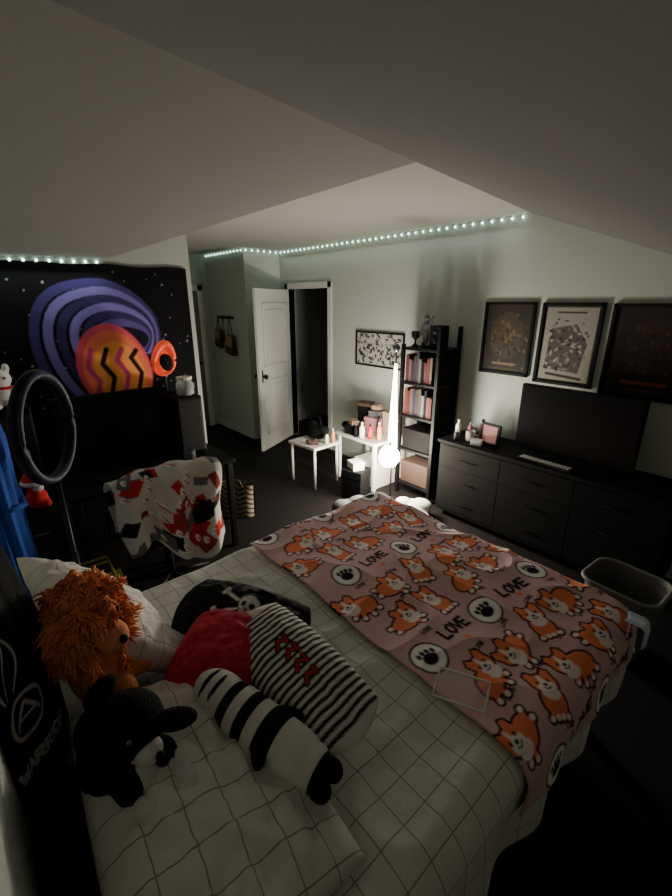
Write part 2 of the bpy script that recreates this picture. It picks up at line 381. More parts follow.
# printed fleece blanket
pS = np.arange(BX0-.02, BX1+.26, .0045); pT = np.arange(.965, BY1+.20, .0045)
X2, Y2 = np.meshgrid(pS, pT)
p = Paint(Y2, -X2, (212,172,172), .0042)   # picture right = +y, up = -x
OR, DK, WH = (240,130,90), (34,20,24), (242,232,225)
def dog(ox, oy, ang, sc, flip, pose):
    p.fr(ox, oy, ang, sc); f = -1 if flip else 1
    F = lambda q: [(a*f,b) for a,b in q]
    if pose == 0:   # trotting
        body = [(-.2,-.12,.62,.44,.2*f)]; legs = [[(-.55,-.35),(-.72,-.62)],[(-.3,-.45),(-.3,-.74)],[(.1,-.42),(.2,-.72)],[(.28,-.3),(.56,-.5)]]; hx, hy = .40, .26
    elif pose == 1:  # sitting
        body = [(-.02,-.28,.48,.5,0)]; legs = [[(-.28,-.6),(-.45,-.72)],[(.24,-.6),(.42,-.72)],[(-.12,-.3),(-.14,-.7)],[(.12,-.3),(.12,-.7)]]; hx, hy = .06, .40
    else:            # leaping
        body = [(-.1,-.05,.6,.40,-.35*f)]; legs = [[(-.45,.05),(-.8,.28)],[(-.4,-.1),(-.75,-.12)],[(.2,-.35),(.3,-.68)],[(.35,-.25),(.62,-.5)]]; hx, hy = .38, .2
    ears = [[(hx-.44,hy+.02),(hx-.50,hy+.44),(hx-.34,hy+.58),(hx-.08,hy+.34)],[(hx+.08,hy+.34),(hx+.34,hy+.58),(hx+.50,hy+.44),(hx+.44,hy+.02)]]
    for l in legs: p.line(F(l), .38, DK)
    for e in ears: p.line(F(e+[e[0]]), .17, DK)
    for b in body+[(hx,hy,.48,.39,0)]: p.ell(b[0]*f,b[1],b[2]+.09,b[3]+.09,DK,b[4])
    for l in legs: p.line(F(l), .20, OR)
    for b in body: p.ell(b[0]*f,b[1],b[2],b[3],OR,b[4])
    for l in legs: p.ell(l[1][0]*f,l[1][1],.12,.09,WH)
    p.ell((hx-.02)*f,hy-.40,.36,.24,WH)
    for e in ears: p.poly(F(e), OR)
    p.ell(hx*f,hy,.48,.39,OR)
    p.ell(hx*f,hy-.15,.36,.23,WH); p.ell(hx*f,hy+.14,.08,.24,WH)
    p.ell(hx*f,hy-.07,.09,.065,DK); p.ell((hx-.22)*f,hy+.06,.06,.075,DK); p.ell((hx+.22)*f,hy+.06,.06,.075,DK)
    p.line(F([(hx-.14,hy-.18),(hx,hy-.25),(hx+.14,hy-.18)]), .055, DK)
def disc(ox, oy, ang, sc):
    p.fr(ox, oy, ang, sc); p.ell(0,0,.70,.70,DK); p.ell(0,0,.62,.62,(248,244,238)); p.ell(0,-.1,.31,.24,DK)
    for a in (-.6,-.2,.2,.6): p.ell(.52*a,.26-.17*abs(a),.09,.13,DK)
def heart(ox, oy, ang, sc):
    p.fr(ox, oy, ang, sc); p.ell(-.14,.08,.17,.17,OR); p.ell(.14,.08,.17,.17,OR); p.poly([(-.3,.03),(.3,.03),(0,-.38)], OR)
for r, oy in enumerate(np.arange(-.02, 1.95, .182)):
    for c, ox in enumerate(np.arange(1.05, 2.3, .200)):
        x = ox+(.10 if r%2 else 0)+random.uniform(-.006,.006); y = oy+random.uniform(-.006,.006)
        kx = (c*3+r*2) % 6; ang = random.uniform(-.5,.5)
        if kx in (0,1,3,4): dog(x, y, ang, .100, (r+c)%2 == 0, (c*2+r)%3)
        elif kx == 2: disc(x, y, ang, .104)
        else:
            p.fr(x-.07, y-.005, ang*.5); p.text('LOVE', 0, 0, .050, .015, DK)
            heart(x, y-.045, 0, .045)
        p.fr(x+.075, y+.085, random.uniform(-.5,.5)); p.text('LOVE', 0, 0, .016, .0055, DK)
fl = grid('fleece_blanket', pS, pT, lambda s,t: drape(s,t,.058,1.3,AMP), M['vc'], col=p.C.reshape(-1,3))
fl.modifiers.new('Solidify','SOLIDIFY').thickness = .008; fl.modifiers['Solidify'].offset = -1
tag(fl, 'pink fleece blanket printed with orange dogs, hearts and the word love', 'blanket')
# small pale cloth hanging over the far right blanket edge
grid('pale_cloth', np.linspace(0,.08,24), np.linspace(0,.14,36), lambda s,t: (-.30+min(.075,t*1.2)+.006*math.sin(s*60), 1.80+s+.25*t*t, .652-max(0,t-.05)*1.05+.006*math.sin(s*80)), M['paleblue'], thick=.005)
tag(bpy.data.objects['pale_cloth'], 'small pale cloth hanging over the right edge of the pink blanket', 'cloth')

def pillow(name, w, h, t, m, label, loc, rot, cat='pillow', n=44, paint=None, seed=1, wr=.006, group=None, boxy=.42, pinch=.07):
    us = np.linspace(-1,1,n); vs = []; uv = []; idx = {}
    for sgn in (1,-1):
        for j, v in enumerate(us):
            for i_, u in enumerate(us):
                edge = i_ in (0,n-1) or j in (0,n-1)
                if edge and sgn == -1: idx[(sgn,i_,j)] = idx[(1,i_,j)]; continue
                q = max(0,(1-u*u)*(1-v*v)); z = sgn*t/2*q**boxy
                x = w/2*u*(1-pinch*(1-v*v)); y = h/2*v*(1-pinch*(1-u*u))
                z += wr*noise.noise(Vector((x*14+seed,y*14,seed*2.0+sgn)))*min(1,q*4) + wr*.8*noise.noise(Vector((x*35+seed,y*35,seed*1.0)))*min(1,q*4)
                idx[(sgn,i_,j)] = len(vs); vs.append((x,y,z)); uv.append((x,y))
    fs = []
    for j in range(n-1):
        for i_ in range(n-1):
            a = [idx[(1,i_,j)],idx[(1,i_+1,j)],idx[(1,i_+1,j+1)],idx[(1,i_,j+1)]]; b = [idx[(-1,i_,j)],idx[(-1,i_,j+1)],idx[(-1,i_+1,j+1)],idx[(-1,i_+1,j)]]
            fs += [a,b]
    me = bpy.data.meshes.new(name); me.from_pydata(vs,[],fs)
    uvl = me.uv_layers.new(name='UVMap'); li = np.empty(len(me.loops), dtype=np.int32); me.loops.foreach_get('vertex_index', li)
    U = np.array(uv, dtype=np.float32); uvl.data.foreach_set('uv', U[li].ravel())
    if paint:
        P_ = Paint(U[:,0], U[:,1], (20,20,22), .004); paint(P_, w, h)
        a = me.color_attributes.new('Col','FLOAT_COLOR','POINT'); c4 = np.ones((len(vs),4), dtype=np.float32); c4[:,:3] = P_.C; a.data.foreach_set('color', c4.ravel())
    o = link(name, me, m, None, True); o.location = loc; o.rotation_euler = Euler([D(r) for r in rot])
    return tag(o, label, cat, group)
pillow('bed_pillow', .62,.46,.20, M['grid'], 'white grid pillow propped behind the orange haired plush toy', (-1.47,.19,.83), (-46,0,6), seed=3, wr=.014)
pillow('bed_pillow', .72,.50,.17, M['grid'], 'white grid pillow lying nearest the black and white plush dog', (-.80,.24,.70), (-10,2,-3), seed=8, wr=.020, pinch=-.02, boxy=.5)
def pskull(p, w, h):
    W_ = (215,213,206); K = .66
    p.fr(.05,0,0,K)
    p.line([(-.18,-.07),(.18,.07)], .02, W_); p.line([(-.18,.07),(.18,-.07)], .02, W_)
    for a in (-1,1):
        for b in (-1,1): p.ell(.19*a,.06*b,.018,.016,W_); p.ell(.18*a,.08*b,.018,.016,W_)
    p.ell(0,.02,.068,.06,(20,20,22)); p.ell(0,.02,.06,.052,W_); p.ell(0,-.04,.034,.028,W_)
    p.ell(-.025,.01,.016,.018,(20,20,22)); p.ell(.025,.01,.016,.018,(20,20,22)); p.ell(0,-.018,.007,.01,(20,20,22))
    for k in (-.015,0,.015): p.line([(k,-.045),(k,-.062)], .004, (20,20,22))
pillow('skull_pillow', .48,.24,.17, M['vc'], 'black throw pillow with a white skull and crossed bones', (-1.25,.60,.725), (16,0,27), n=110, paint=pskull, seed=5, pinch=-.16, boxy=.62, wr=.012)
pillow('red_pillow', .29,.32,.19, M['red'], 'plain red throw pillow half under the striped one', (-1.11,.45,.735), (12,0,38), seed=6, wr=.014, pinch=-.08, boxy=.5)
def pstripe(p, w, h):
    p.C[:] = lin((218,214,205))
    x = -w/2
    while x < w/2: p.line([(x,-h),(x+.02,0),(x,h)], .0115, (18,18,20)); x += .023
    R_ = (176,44,40); BK = (18,18,20)
    for (cx_,cy_) in ((-.07,.0),(-.02,.004),(.03,.0),(.08,-.004)):
        q = [(cx_-.014,cy_+.022),(cx_+.01,cy_+.02),(cx_-.01,cy_-.004),(cx_+.014,cy_-.022)]
        p.line(q, .02, BK); p.line(q, .010, R_)
pillow('striped_pillow', .50,.22,.13, M['vc'], 'black and white striped throw pillow with red shapes', (-.885,.60,.765), (12,6,3), n=130, paint=pstripe, seed=9, pinch=-.16, boxy=.58)

# long plush bolster
def bolster():
    a = Vector((-.975,.355,.785)); b = Vector((-.62,.465,.73)); L = (b-a).length
    n, seg = 150, 64; prof = []
    for i in range(n):
        u = i/(n-1); r = .068*(max(0,1-abs(2*u-1)**5))**.5*(1+.02*math.exp(-((u-.12)/.1)**2)-.06*math.exp(-((u-.26)/.05)**2)-.06*math.exp(-((u-.85)/.03)**2)); prof.append((u*(L+.1)-.05, max(r,.0005)))
    TH = np.linspace(0,2*math.pi,seg); U = np.array([q[0] for q in prof]); X, Y = np.meshgrid(TH, U)
    p = Paint(X, Y, (218,214,206), .006); BK = (16,16,18)
    for x in (.075,.14): p.C[(p.Y > x) & (p.Y < x+.034)] = lin(BK)
    p.C[(p.Y > .21) & (p.Y < .265)] = lin(BK); p.C[p.Y > .385] = lin(BK)
    p.C[(((p.X-1.85)/.9)**2+((p.Y-.005)/.008)**2) < 1] = lin(BK); p.C[(((p.X-1.85)/.7)**2+((p.Y-.04)/.007)**2) < 1] = lin(BK)
    q = (b-a).normalized().to_track_quat('X','Z')
    t = thing('plush_bolster', 'long black and white banded plush bolster lying in front of the striped pillow', 'plush toy', a)
    g = grid('body', TH, range(n), lambda th, i: tuple(q @ Vector((prof[i][0], prof[i][1]*math.cos(th), prof[i][1]*math.sin(th)))), M['vc'], t, col=p.C)
    for s in (-1,1):
        o = MB().sph(q @ Vector((.24, .064*s, .02)), (.045,.02,.022), (0,0,.6*s)).build('arm', M['blackfur'], t, True)
    for s in (-1,1): MB().sph(q @ Vector((L+.035,.028*s,-.005)), (.032,.028,.03)).build('foot', M['blackfur'], t, True)
bolster()

t = thing('clear_frame', 'small thin rectangular frame with pale edges lying on the blanket edge', 'frame', (-.525,.985,.70), D(20)); t.rotation_euler = (D(14),D(-6),D(20))
rc = [(-.08,-.05,0),(.0,-.05,0),(.08,-.05,0),(.08,0,0),(.08,.05,0),(0,.05,0),(-.08,.05,0),(-.08,0,0)]
MB().tube(rc, .0042, closed=True).build('rim', M['white'], t)
MB().box((-.078,-.048,-.002),(.078,.048,-.001)).build('clear_sheet', mat('thin_clear_plastic', (225,225,225), .15, alpha=.12), t)

# ------------------------------------------------------------ plush animals at the head
def tufts(c, r, n, ln, m, name, parent, keep=lambda d: True, w=.006):
    mb = MB(); i = 0
    while i < n:
        d_ = Vector((random.gauss(0,1),random.gauss(0,1),random.gauss(0,1))).normalized()
        if not keep(d_): continue
        i += 1
        nn = 1+.16*noise.noise(d_*4)
        p0 = Vector(c)+Vector((d_.x*r[0],d_.y*r[1],d_.z*r[2]))*.90*nn
        side = Vector((noise.noise(d_*3+Vector((5,0,0)))*2+random.gauss(0,.35),noise.noise(d_*3+Vector((0,9,0)))*2+random.gauss(0,.35),random.gauss(0,.3)-.5)); l = ln*random.uniform(.7,1.3)
        p1 = p0+d_*l*.5+side*l*.2; p2 = p0+d_*l*.65+side*l*.55; p3 = p0+d_*l*.5+side*l*.9
        mb.tube([p0,p1,p2,p3], [w,w,w*.8,w*.3], seg=4)
    return mb.build(name, m, parent, True)
lion = thing('orange_haired_plush', 'plush lion with shaggy orange hair sitting against the white pillow', 'plush toy', (-1.225,.115,.765)); lion.scale = (1.02,1.02,1.22)
blob('body', [((0,0,.06),(.09,.08,.10)),((.0,.0,.20),(.085,.08,.085)),((.08,.04,.175),(.05,.045,.038)),((.09,.05,.02),(.05,.03,.03)),((.02,.09,.02),(.03,.06,.03)),((-.05,.02,.27),(.02,.02,.025)),((.03,-.04,.27),(.02,.02,.025))], M['orange2'], lion)
tufts((-.01,0,.18),(.105,.10,.12), 9000, .028, M['orange'], 'mane', lion, keep=lambda d_: not (d_.x > .5 and d_.y > -.1 and d_.z < .35), w=.0034)
MB().sph((.125,.06,.185),(.012,.012,.009)).build('nose', M['black'], lion, True)
for q in ((.09,.0,.225),(.055,.07,.225)): MB().sph(q,.009).build('eye', M['black'], lion, True)
dogp = thing('black_plush_dog', 'black plush dog with white muzzle and paws slumped beside the pillow', 'plush toy', (-.965,.085,.70))
blob('body', [((0,0,.05),(.13,.09,.10)),((.05,.04,.19),(.085,.08,.075)),((.0,.0,.13),(.1,.08,.08)),((-.1,-.01,.05),(.08,.07,.08)),((.12,.0,.09),(.05,.035,.05),(0,.6,0)),((.1,.09,.09),(.045,.035,.05))], M['blackfur'], dogp)
MB().sph((.13,.12,.215),(.06,.032,.018),(0,-.2,.8)).build('ear', M['blackfur'], dogp, True)
MB().sph((-.02,.0,.26),(.03,.045,.022),(.4,0,.3)).build('ear', M['blackfur'], dogp, True)
blob('muzzle', [((.125,.055,.165),(.036,.034,.027)),((.10,.05,.15),(.04,.04,.03))], M['whitefur'], dogp, .006)
blob('chest', [((.11,.03,.085),(.045,.045,.05))], M['whitefur'], dogp)
for q in ((.18,.115,.075),(.20,.02,.075)): MB().sph(q,(.045,.028,.024),(0,.25,.4)).build('paw', M['whitefur'], dogp, True)
MB().sph((.163,.07,.17),.011).build('nose', M['black'], dogp, True)
for q in ((.12,.02,.215),(.09,.09,.215)): MB().sph(q,.008).build('eye', M['metal'], dogp, True)

# black printed shirt hanging out from the wall behind the bed
S = np.linspace(0,.46,260); T = np.linspace(.62,1.34,280); X, Y = np.meshgrid(S,T)
p = Paint(X, Y, (13,13,14), .003)
W_ = (210,207,202)
p.ell(.085,.90,.062,.062,W_); p.ell(.085,.90,.050,.050,(13,13,14)); p.line([(.05,.88),(.085,.935),(.12,.88)], .009, W_); p.line([(.06,.895),(.11,.895)], .007, W_)
for k in range(4): p.line([(.02+.02*k+.02*math.sin(z*22+k),z) for z in np.linspace(.98,1.16,16)], .004, W_)
p.fr(.010,.745); p.text('WARRIOR',0,0,.036,.010,(235,232,226))
def shirt(s,t):
    P = [Vector((-1.04,-.116)),Vector((-1.17,-.01)),Vector((-1.34,.02)),Vector((-1.46,-.114))]; L = [0,.168,.34,.52]
    for i in range(3):
        if s <= L[i+1] or i == 2: q = P[i].lerp(P[i+1], (s-L[i])/(L[i+1]-L[i])); break
    w_ = .55+.45*min(1,(1.36-t)/.35)
    return (q.x+.006*math.sin(t*17+s*9), -.116+(q.y+.116)*w_+.004*math.sin(s*70), t)
tag(grid('hanging_shirt', S, T, shirt, M['vc'], col=p.C, thick=.003), 'black shirt with pale line print and lettering hanging on the wall behind the bed', 'shirt')
t = thing('hanging_robe', 'blue robe hanging from a wall hook at the left edge', 'robe', (-2.40,-.01,0))
MB().lathe([(.001,1.50),(.05,1.49),(.16,1.42),(.2,1.3),(.19,1.0),(.205,.7),(.215,.45),(.21,.36)], seg=60, sy=.42, rip=.09, rn=11).build('robe_body', M['blue'], t, True)
MB().cyl((0,-.11,1.55),(0,-.04,1.55),.008).cyl((0,-.05,1.55),(0,-.04,1.48),.006).box((-.03,-.11,1.5),(.03,-.1,1.6),.003).build('hook', M['dmetal'], t)
MB().tube([(.19,.02,1.0),(.1,.09,.98),(-.1,.085,.99),(-.2,.02,1.0)], .014).build('belt', M['blue'], t, True)

# ------------------------------------------------------------ desk corner
desk = thing('desk', 'black desk against the wall below the tapestry', 'desk', (-3.13,.86,0))
MB().box((-.34,-.55,.72),(.34,.55,.75),.006).build('desktop', M['black'], desk)
for sx in (-.3,.3):
    for sy in (-.51,.51): MB().box((sx-.02,sy-.02,0),(sx+.02,sy+.02,.72),.003).build('leg', M['dmetal'], desk)
MB().box((-.3,-.49,.03),(-.28,.49,.70),.002).build('rear_panel', M['black'], desk)
mon = thing('computer_monitor', 'wide dark computer monitor standing on the black desk', 'monitor', (-3.28,.72,.75))
MB().box((-.02,-.36,.12),(.012,.36,.52),.008).build('housing', M['black'], mon)
MB().box((.0125,-.345,.135),(.0145,.345,.505),.0005).build('screen', M['screen'], mon)
MB().box((-.03,-.03,.01),(-.012,.03,.25),.004).build('stand', M['black'], mon); MB().box((-.1,-.12,0),(.09,.12,.012),.004).build('stand_base', M['black'], mon)
kb = thing('keyboard', 'black keyboard on the desk in front of the monitor', 'keyboard', (-2.95,.72,.75))
MB().box((-.07,-.22,0),(.07,.22,.018),.004).build('case', M['black'], kb)
mb = MB()
for i in range(5):
    for j in range(14): mb.box((-.058+i*.024,-.21+j*.03,.018),(-.038+i*.024,-.185+j*.03,.026),.002,seg=1)
mb.build('keys', M['dmetal'], kb)
cup = thing('desk_mug', 'grey mug on the desk between the keyboard and the computer tower', 'mug', (-2.93,1.12,.75)); MB().lathe([(0,0),(.036,0),(.04,.01),(.04,.1),(.036,.1),(.035,.012),(0,.01)]).build('mug_body', M['grey'], cup, True); MB().tube([(.038,0,.07),(.065,0,.065),(.065,0,.03),(.038,0,.022)], .005).build('handle', M['grey'], cup, True)
tw = thing('computer_tower', 'black computer tower on the desk end under the orange red ornament', 'computer', (-3.25,1.22,.75))
MB().box((-.17,-.1,.01),(.17,.1,.45),.01).build('case', M['black'], tw); MB().box((.17,-.085,.03),(.174,.085,.43),.002).build('front_panel', M['dmetal'], tw)
for sx in (-.13,.13):
    for sy in (-.07,.07): MB().cyl((sx,sy,0),(sx,sy,.012),.012).build('foot', M['black'], tw)
jar = thing('glass_jar', 'clear glass jar with pale contents on the computer tower', 'jar', (-3.16,1.23,1.2))
MB().lathe([(.0,0),(.06,0),(.065,.01),(.065,.09),(.05,.11),(.05,.12)]).build('jar_body', M['clear'], jar, True)
MB().lathe([(.0,.005),(.055,.005),(.056,.05),(.0,.06)]).build('contents', M['grey'], jar, True); MB().cyl((0,0,.12),(0,0,.14),.056).build('lid', M['white'], jar)
orn = thing('red_ornament', 'rounded orange red ornament with a dark hollow centre above the glass jar', 'ornament', (-3.30,1.15,1.2))
MB().box((-.05,-.05,0),(-.0,.05,.012),.004).cyl((-.03,0,.01),(-.03,0,.15),.012).build('stand', M['dmetal'], orn)
AA = np.linspace(0,2*math.pi,33)[:-1]
MB().tube([(.0,.075*math.sin(a)*(1-.25*math.cos(a))+.015*math.cos(a),.26+.115*math.cos(a)) for a in AA], [.018+.010*math.cos(a) for a in AA], seg=10, closed=True).build('rim', M['glow'], orn, True)
MB().sph((-.02,.0,.25),(.03,.078,.11)).build('back_shell', M['glow'], orn, True)
MB().sph((-.002,.012,.24),(.020,.052,.07),(.3,0,0)).build('hollow', M['blackm'], orn, True)
rl = thing('ring_light', 'large dark ring light on a tripod at the left of the desk chair', 'ring light', (-2.14,.21,0), 0)
R_ = .225; nrm = Vector((.52,.85,0)); tx = Vector((.85,-.52,0))
MB().tube([Vector((0,0,1.36))+tx*R_*math.cos(a)+Vector((0,0,R_*math.sin(a))) for a in np.linspace(0,2*math.pi,49)[:-1]], .023, seg=12, closed=True).build('ring', mat('ring_shell',(14,16,30),.6), rl, True)
MB().tube([Vector((0,0,1.36))+nrm*.014+tx*R_*math.cos(a)+Vector((0,0,R_*math.sin(a))) for a in np.linspace(0,2*math.pi,49)[:-1]], .015, seg=10, closed=True).build('diffuser', mat('ring_diffuser',(26,32,62),.6), rl, True)
MB().cyl((0,0,.3),(0,0,1.13),.012).cyl((0,0,.3),(0,0,.75),.016).build('pole', M['dmetal'], rl, True)
for k in range(3):
    a = D(90+120*k); MB().cyl((0,0,.42),(.24*math.cos(a),.24*math.sin(a),.008),.009).build('leg', M['dmetal'], rl, True)
MB().sph((0,0,.42),.024).build('hub', M['black'], rl, True)
cart = thing('drawer_cart', 'black drawer cart between the desk and the hanging robe', 'drawers', (-2.9,.13,0))
MB().box((-.22,-.13,.02),(.22,.13,.75),.008).build('body', M['black'], cart)
for k in range(3):
    dr = MB().box((.22,-.12,.05+.235*k),(.232,.12,.265+.235*k),.003).build('drawer', M['dmetal'], cart); MB().cyl((.236,-.04,.17+.235*k),(.236,.04,.17+.235*k),.006).build('handle', M['metal'], dr)
for sx in (-.19,.19):
    for sy in (-.1,.1): MB().cyl((sx,sy,0),(sx,sy,.025),.015).build('foot', M['black'], cart)
san = thing('red_plush', 'small plush figure with a red hat on the drawer cart', 'plush toy', (-2.78,.16,.75)); san.scale = (1.25,1.25,1.25)
blob('body', [((0,0,.05),(.05,.045,.05)),((0,0,.12),(.038,.036,.036)),((.03,.03,.03),(.03,.02,.02))], M['redp'], san, .006)
MB().lathe([(.041,.13),(.045,.14),(.035,.165),(.02,.19),(.001,.21)]).build('hat', M['redp'], san, True); MB().tube([(.042*math.cos(a),.042*math.sin(a),.132) for a in np.linspace(0,6.283,17)[:-1]],.01,closed=True).build('hat_brim', M['whitefur'], san, True)
MB().sph((.03,.01,.108),(.015,.022,.016)).build('face', M['whitefur'], san, True)
cab = thing('narrow_cabinet', 'tall narrow black cabinet in the corner beside the tapestry', 'cabinet', (-3.33,.08,0))
MB().box((-.15,-.18,0),(.14,.18,1.26),.008).build('body', M['black'], cab)
for z0,z1 in ((.05,.62),(.66,1.22)):
    q = MB().box((.14,-.17,z0),(.15,.17,z1),.003).build('door', M['dmetal'], cab); MB().cyl((.156,.12,(z0+z1)/2-.05),(.156,.12,(z0+z1)/2+.05),.006).build('handle', M['metal'], q)
wp = thing('white_plush', 'white plush toy sitting on top of the narrow cabinet', 'plush toy', (-3.27,.15,1.26))
blob('body', [((0,0,.07),(.07,.065,.075)),((.01,0,.17),(.06,.058,.055)),((.06,.03,.02),(.05,.025,.024)),((.05,-.04,.02),(.05,.025,.024)),((.03,.06,.1),(.03,.03,.02)),((0,.04,.23),(.02,.02,.03)),((0,-.04,.23),(.02,.02,.03))], M['whitefur'], wp, .006)
MB().tube([(.048*math.cos(a),.048*math.sin(a),.115) for a in np.linspace(0,6.283,17)[:-1]],.012,closed=True).build('scarf', M['redp'], wp, True)
for s in (-.02,.02): MB().sph((.066,s,.18),.007).build('eye', M['black'], wp, True)
tote = thing('tote_bag', 'olive yellow tote bag on the floor under the desk edge', 'bag', (-2.50,.33,0))
MB().prism([(-.08,-.10,0),(.08,-.10,0),(.08,.10,0),(-.08,.10,0)], [(-.03,-.13,.34),(.03,-.13,.34),(.04,.13,.33),(-.03,.13,.34)]).build('bag_body', M['yellow'], tote)
for s in (-.03,.03): MB().tube([(s,-.09,.33),(s,-.07,.45),(s,.07,.45),(s,.09,.33)], .008).build('strap', M['yellow'], tote, True)

ch = thing('desk_chair', 'black desk chair with a fleece draped over its back', 'chair', (-2.62,.78,0))
MB().box((-.26,-.25,.44),(.2,.25,.52),.035,seg=4).build('seat', M['blackm'], ch, True)
MB().box((.12,-.26,.58),(.19,.26,.92),.03,rot=(0,.08,0),seg=4).build('backrest', M['blackm'], ch, True)
MB().box((.15,-.03,.42),(.2,.03,.62),.006).build('back_bracket', M['dmetal'], ch)
MB().cyl((0,0,.1),(0,0,.44),.028).build('gas_column', M['dmetal'], ch, True)
for k in range(5):
    a = D(72*k+20); L_ = MB().cyl((0,0,.12),(.27*math.cos(a),.27*math.sin(a),.07),.022,.014).build('leg', M['black'], ch, True)
    MB().cyl((.27*math.cos(a)-.012,.27*math.sin(a),.028),(.27*math.cos(a)+.012,.27*math.sin(a),.028),.028).build('caster', M['black'], L_, True)
for s in (-1,1): MB().tube([(-.05,.24*s,.46),(-.05,.31*s,.5),(-.05,.31*s,.66)], .014).box((-.16,.28*s-.0 if s>0 else .28*s-.05,.66),(.1,.28*s+.05 if s>0 else .28*s,.69),.01).build('armrest', M['black'], ch)
S = np.linspace(-.32,.32,150); T = np.linspace(-.36,.56,200); X, Y = np.meshgrid(S,T); p = Paint(X, Y, (196,190,182), .006)
for i in range(64):
    x, y = random.uniform(-.33,.33), random.uniform(-.36,.56); c = random.choice([(180,34,30),(180,34,30),(100,98,98),(34,30,34),(34,30,34),(205,198,190),(140,52,44)])
    p.fr(x,y,random.uniform(-.7,.7)); w_,h_ = random.uniform(.02,.06), random.uniform(.02,.06); p.poly([(-w_,-h_),(w_,-h_*.8),(w_*.8,h_),(-w_,h_*.9)], c)
for i in range(40): p.fr(random.uniform(-.3,.3),random.uniform(-.3,.5)); p.ell(0,0,.014,.02,(225,220,214)); p.line([(0,0),(.03,.02)], .008, (185,34,30))
def thr(s,t):
    r = .058; ztop = .955; y = .78+s*(1-.15*max(0,t))+.012*math.sin(t*14)
    a = abs(t)
    if a < r*math.pi/2: x = r*math.sin(t/r); z = ztop-r*(1-math.cos(t/r))
    else: x = math.copysign(r,t); z = ztop-r-(a-r*math.pi/2)
    if t > 0: x += .045*math.sin(s*26+1+t*2)*min(1,a*4)+.10*max(0,t-.1); z -= .22*math.sin(s*9+.5)*t
    return (-2.455+x, y, z+.008*math.sin(s*30)-.35*s*s)
tag(grid('fleece_throw', S, T, thr, M['vc'], col=p.C, thick=.01), 'white, red and grey patterned fleece throw over the desk chair back', 'throw')
S = np.linspace(-.16,.16,60); T = np.linspace(0,.30,60); X, Y = np.meshgrid(S,T); p = Paint(X, Y, (160,142,120), .004)
for k in range(9): p.line([(-.2+.06*j,.045*k-.06+(.03 if j%2 else 0)) for j in range(8)], .014, (36,30,30))
bag = thing('patterned_bag', 'tan and dark wavy striped bag on the floor by the wall corner', 'bag', (-3.3,1.66,0), D(40))
def bg(sgn): return lambda s,t: (s, sgn*.09*(max(0,1-(s/.165)**4))**.5*(1-.5*(t/.3)**2), t+.004)
for sg, nm in ((-1,'front_panel'),(1,'back_panel')): grid(nm, S, T, bg(sg), M['vc'], bag, col=p.C)
MB().tube([(-.07,-.05,.29),(-.05,-.06,.36),(.05,-.06,.36),(.07,-.05,.29)], .008).build('handle', M['brown'], bag, True)
hr = thing('hook_rail', 'dark hook rail on the wall left of the open door', 'hooks', (-5.78,2.96,1.66))
MB().box((-.22,-.015,-.02),(.22,0,.02),.003).build('rail', M['brown'], hr)
for x in (-.17,0,.17): MB().tube([(x,-.012,.01),(x,-.05,.0),(x,-.06,.035)], .006).build('hook', M['dmetal'], hr, True)
for x, w_, h_, z_, lb in ((-5.95,.07,.22,1.66,'brown shoulder bag hanging on the left hook of the rail'),(-5.61,.09,.30,1.66,'larger brown shoulder bag hanging on the right hook of the rail')):
    g = thing('shoulder_bag', lb, 'bag', (x,2.905,z_)); MB().tube([(-w_*.8,0,-h_*.8),(0,.0,.0),(w_*.8,0,-h_*.8)], .007).build('strap', M['brown'], g, True)
    MB().prism([(-w_*1.25,-.035,-h_-.17),(w_*1.1,-.035,-h_-.21),(w_*1.1,.045,-h_-.21),(-w_*1.25,.045,-h_-.17)],[(-w_*.9,-.02,-h_*.75),(w_,-.02,-h_*.82),(w_,.03,-h_*.82),(-w_*.9,.03,-h_*.75)]).build('bag_body', M['brown'], g)
    MB().prism([(-w_*.95,-.045,-h_-.06),(w_*.95,-.045,-h_-.09),(w_*.95,-.03,-h_-.09),(-w_*.95,-.03,-h_-.06)],[(-w_*.9,-.03,-h_*.75),(w_,-.03,-h_*.82),(w_,-.02,-h_*.82),(-w_*.9,-.02,-h_*.75)]).build('flap', M['tan'], g)
kc = thing('key_string', 'thin dark lanyard hanging on the middle hook of the rail', 'lanyard', (-5.78,2.90,1.66))
MB().tube([(-.01,0,.0),(-.025,0,-.2),(0,0,-.34),(.025,0,-.2),(.01,0,0)], .006).build('cord', M['blackm'], kc, True); MB().box((-.02,-.006,-.42),(.02,.006,-.34),.003).build('fob', M['metal'], kc)

# ------------------------------------------------------------ shelf tower, lamp, low tables
sh = thing('shelf_tower', 'tall black open shelf tower against the far wall behind the lamp', 'shelf', (-2.47,3.3,0))
for z in (.12,.48,.82,1.14,1.46): MB().box((-.21,-.16,z-.012),(.21,.16,z+.012),.003).build('shelf_board', M['black'], sh)
for sx in (-.20,.20):
    for sy in (-.15,.15): MB().box((sx-.016,sy-.016,0),(sx+.016,sy+.016,1.66 if sx > 0 else 1.5),.002).build('post', M['black'], sh)
MB().box((-.2,.145,.1),(.2,.15,1.46),.001).build('back_panel', M['blackm'], sh)
MB().box((.186,-.15,.1),(.19,.15,1.46),.001).build('side_panel', M['blackm'], sh)
bk_me = {}
cols = [('dark red',(80,24,24)),('brown',(66,46,34)),('black',(18,18,20)),('tan',(92,80,64)),('grey',(58,58,60)),('rust red',(92,42,32)),('navy',(30,36,66)),('pale grey',(100,98,96))]
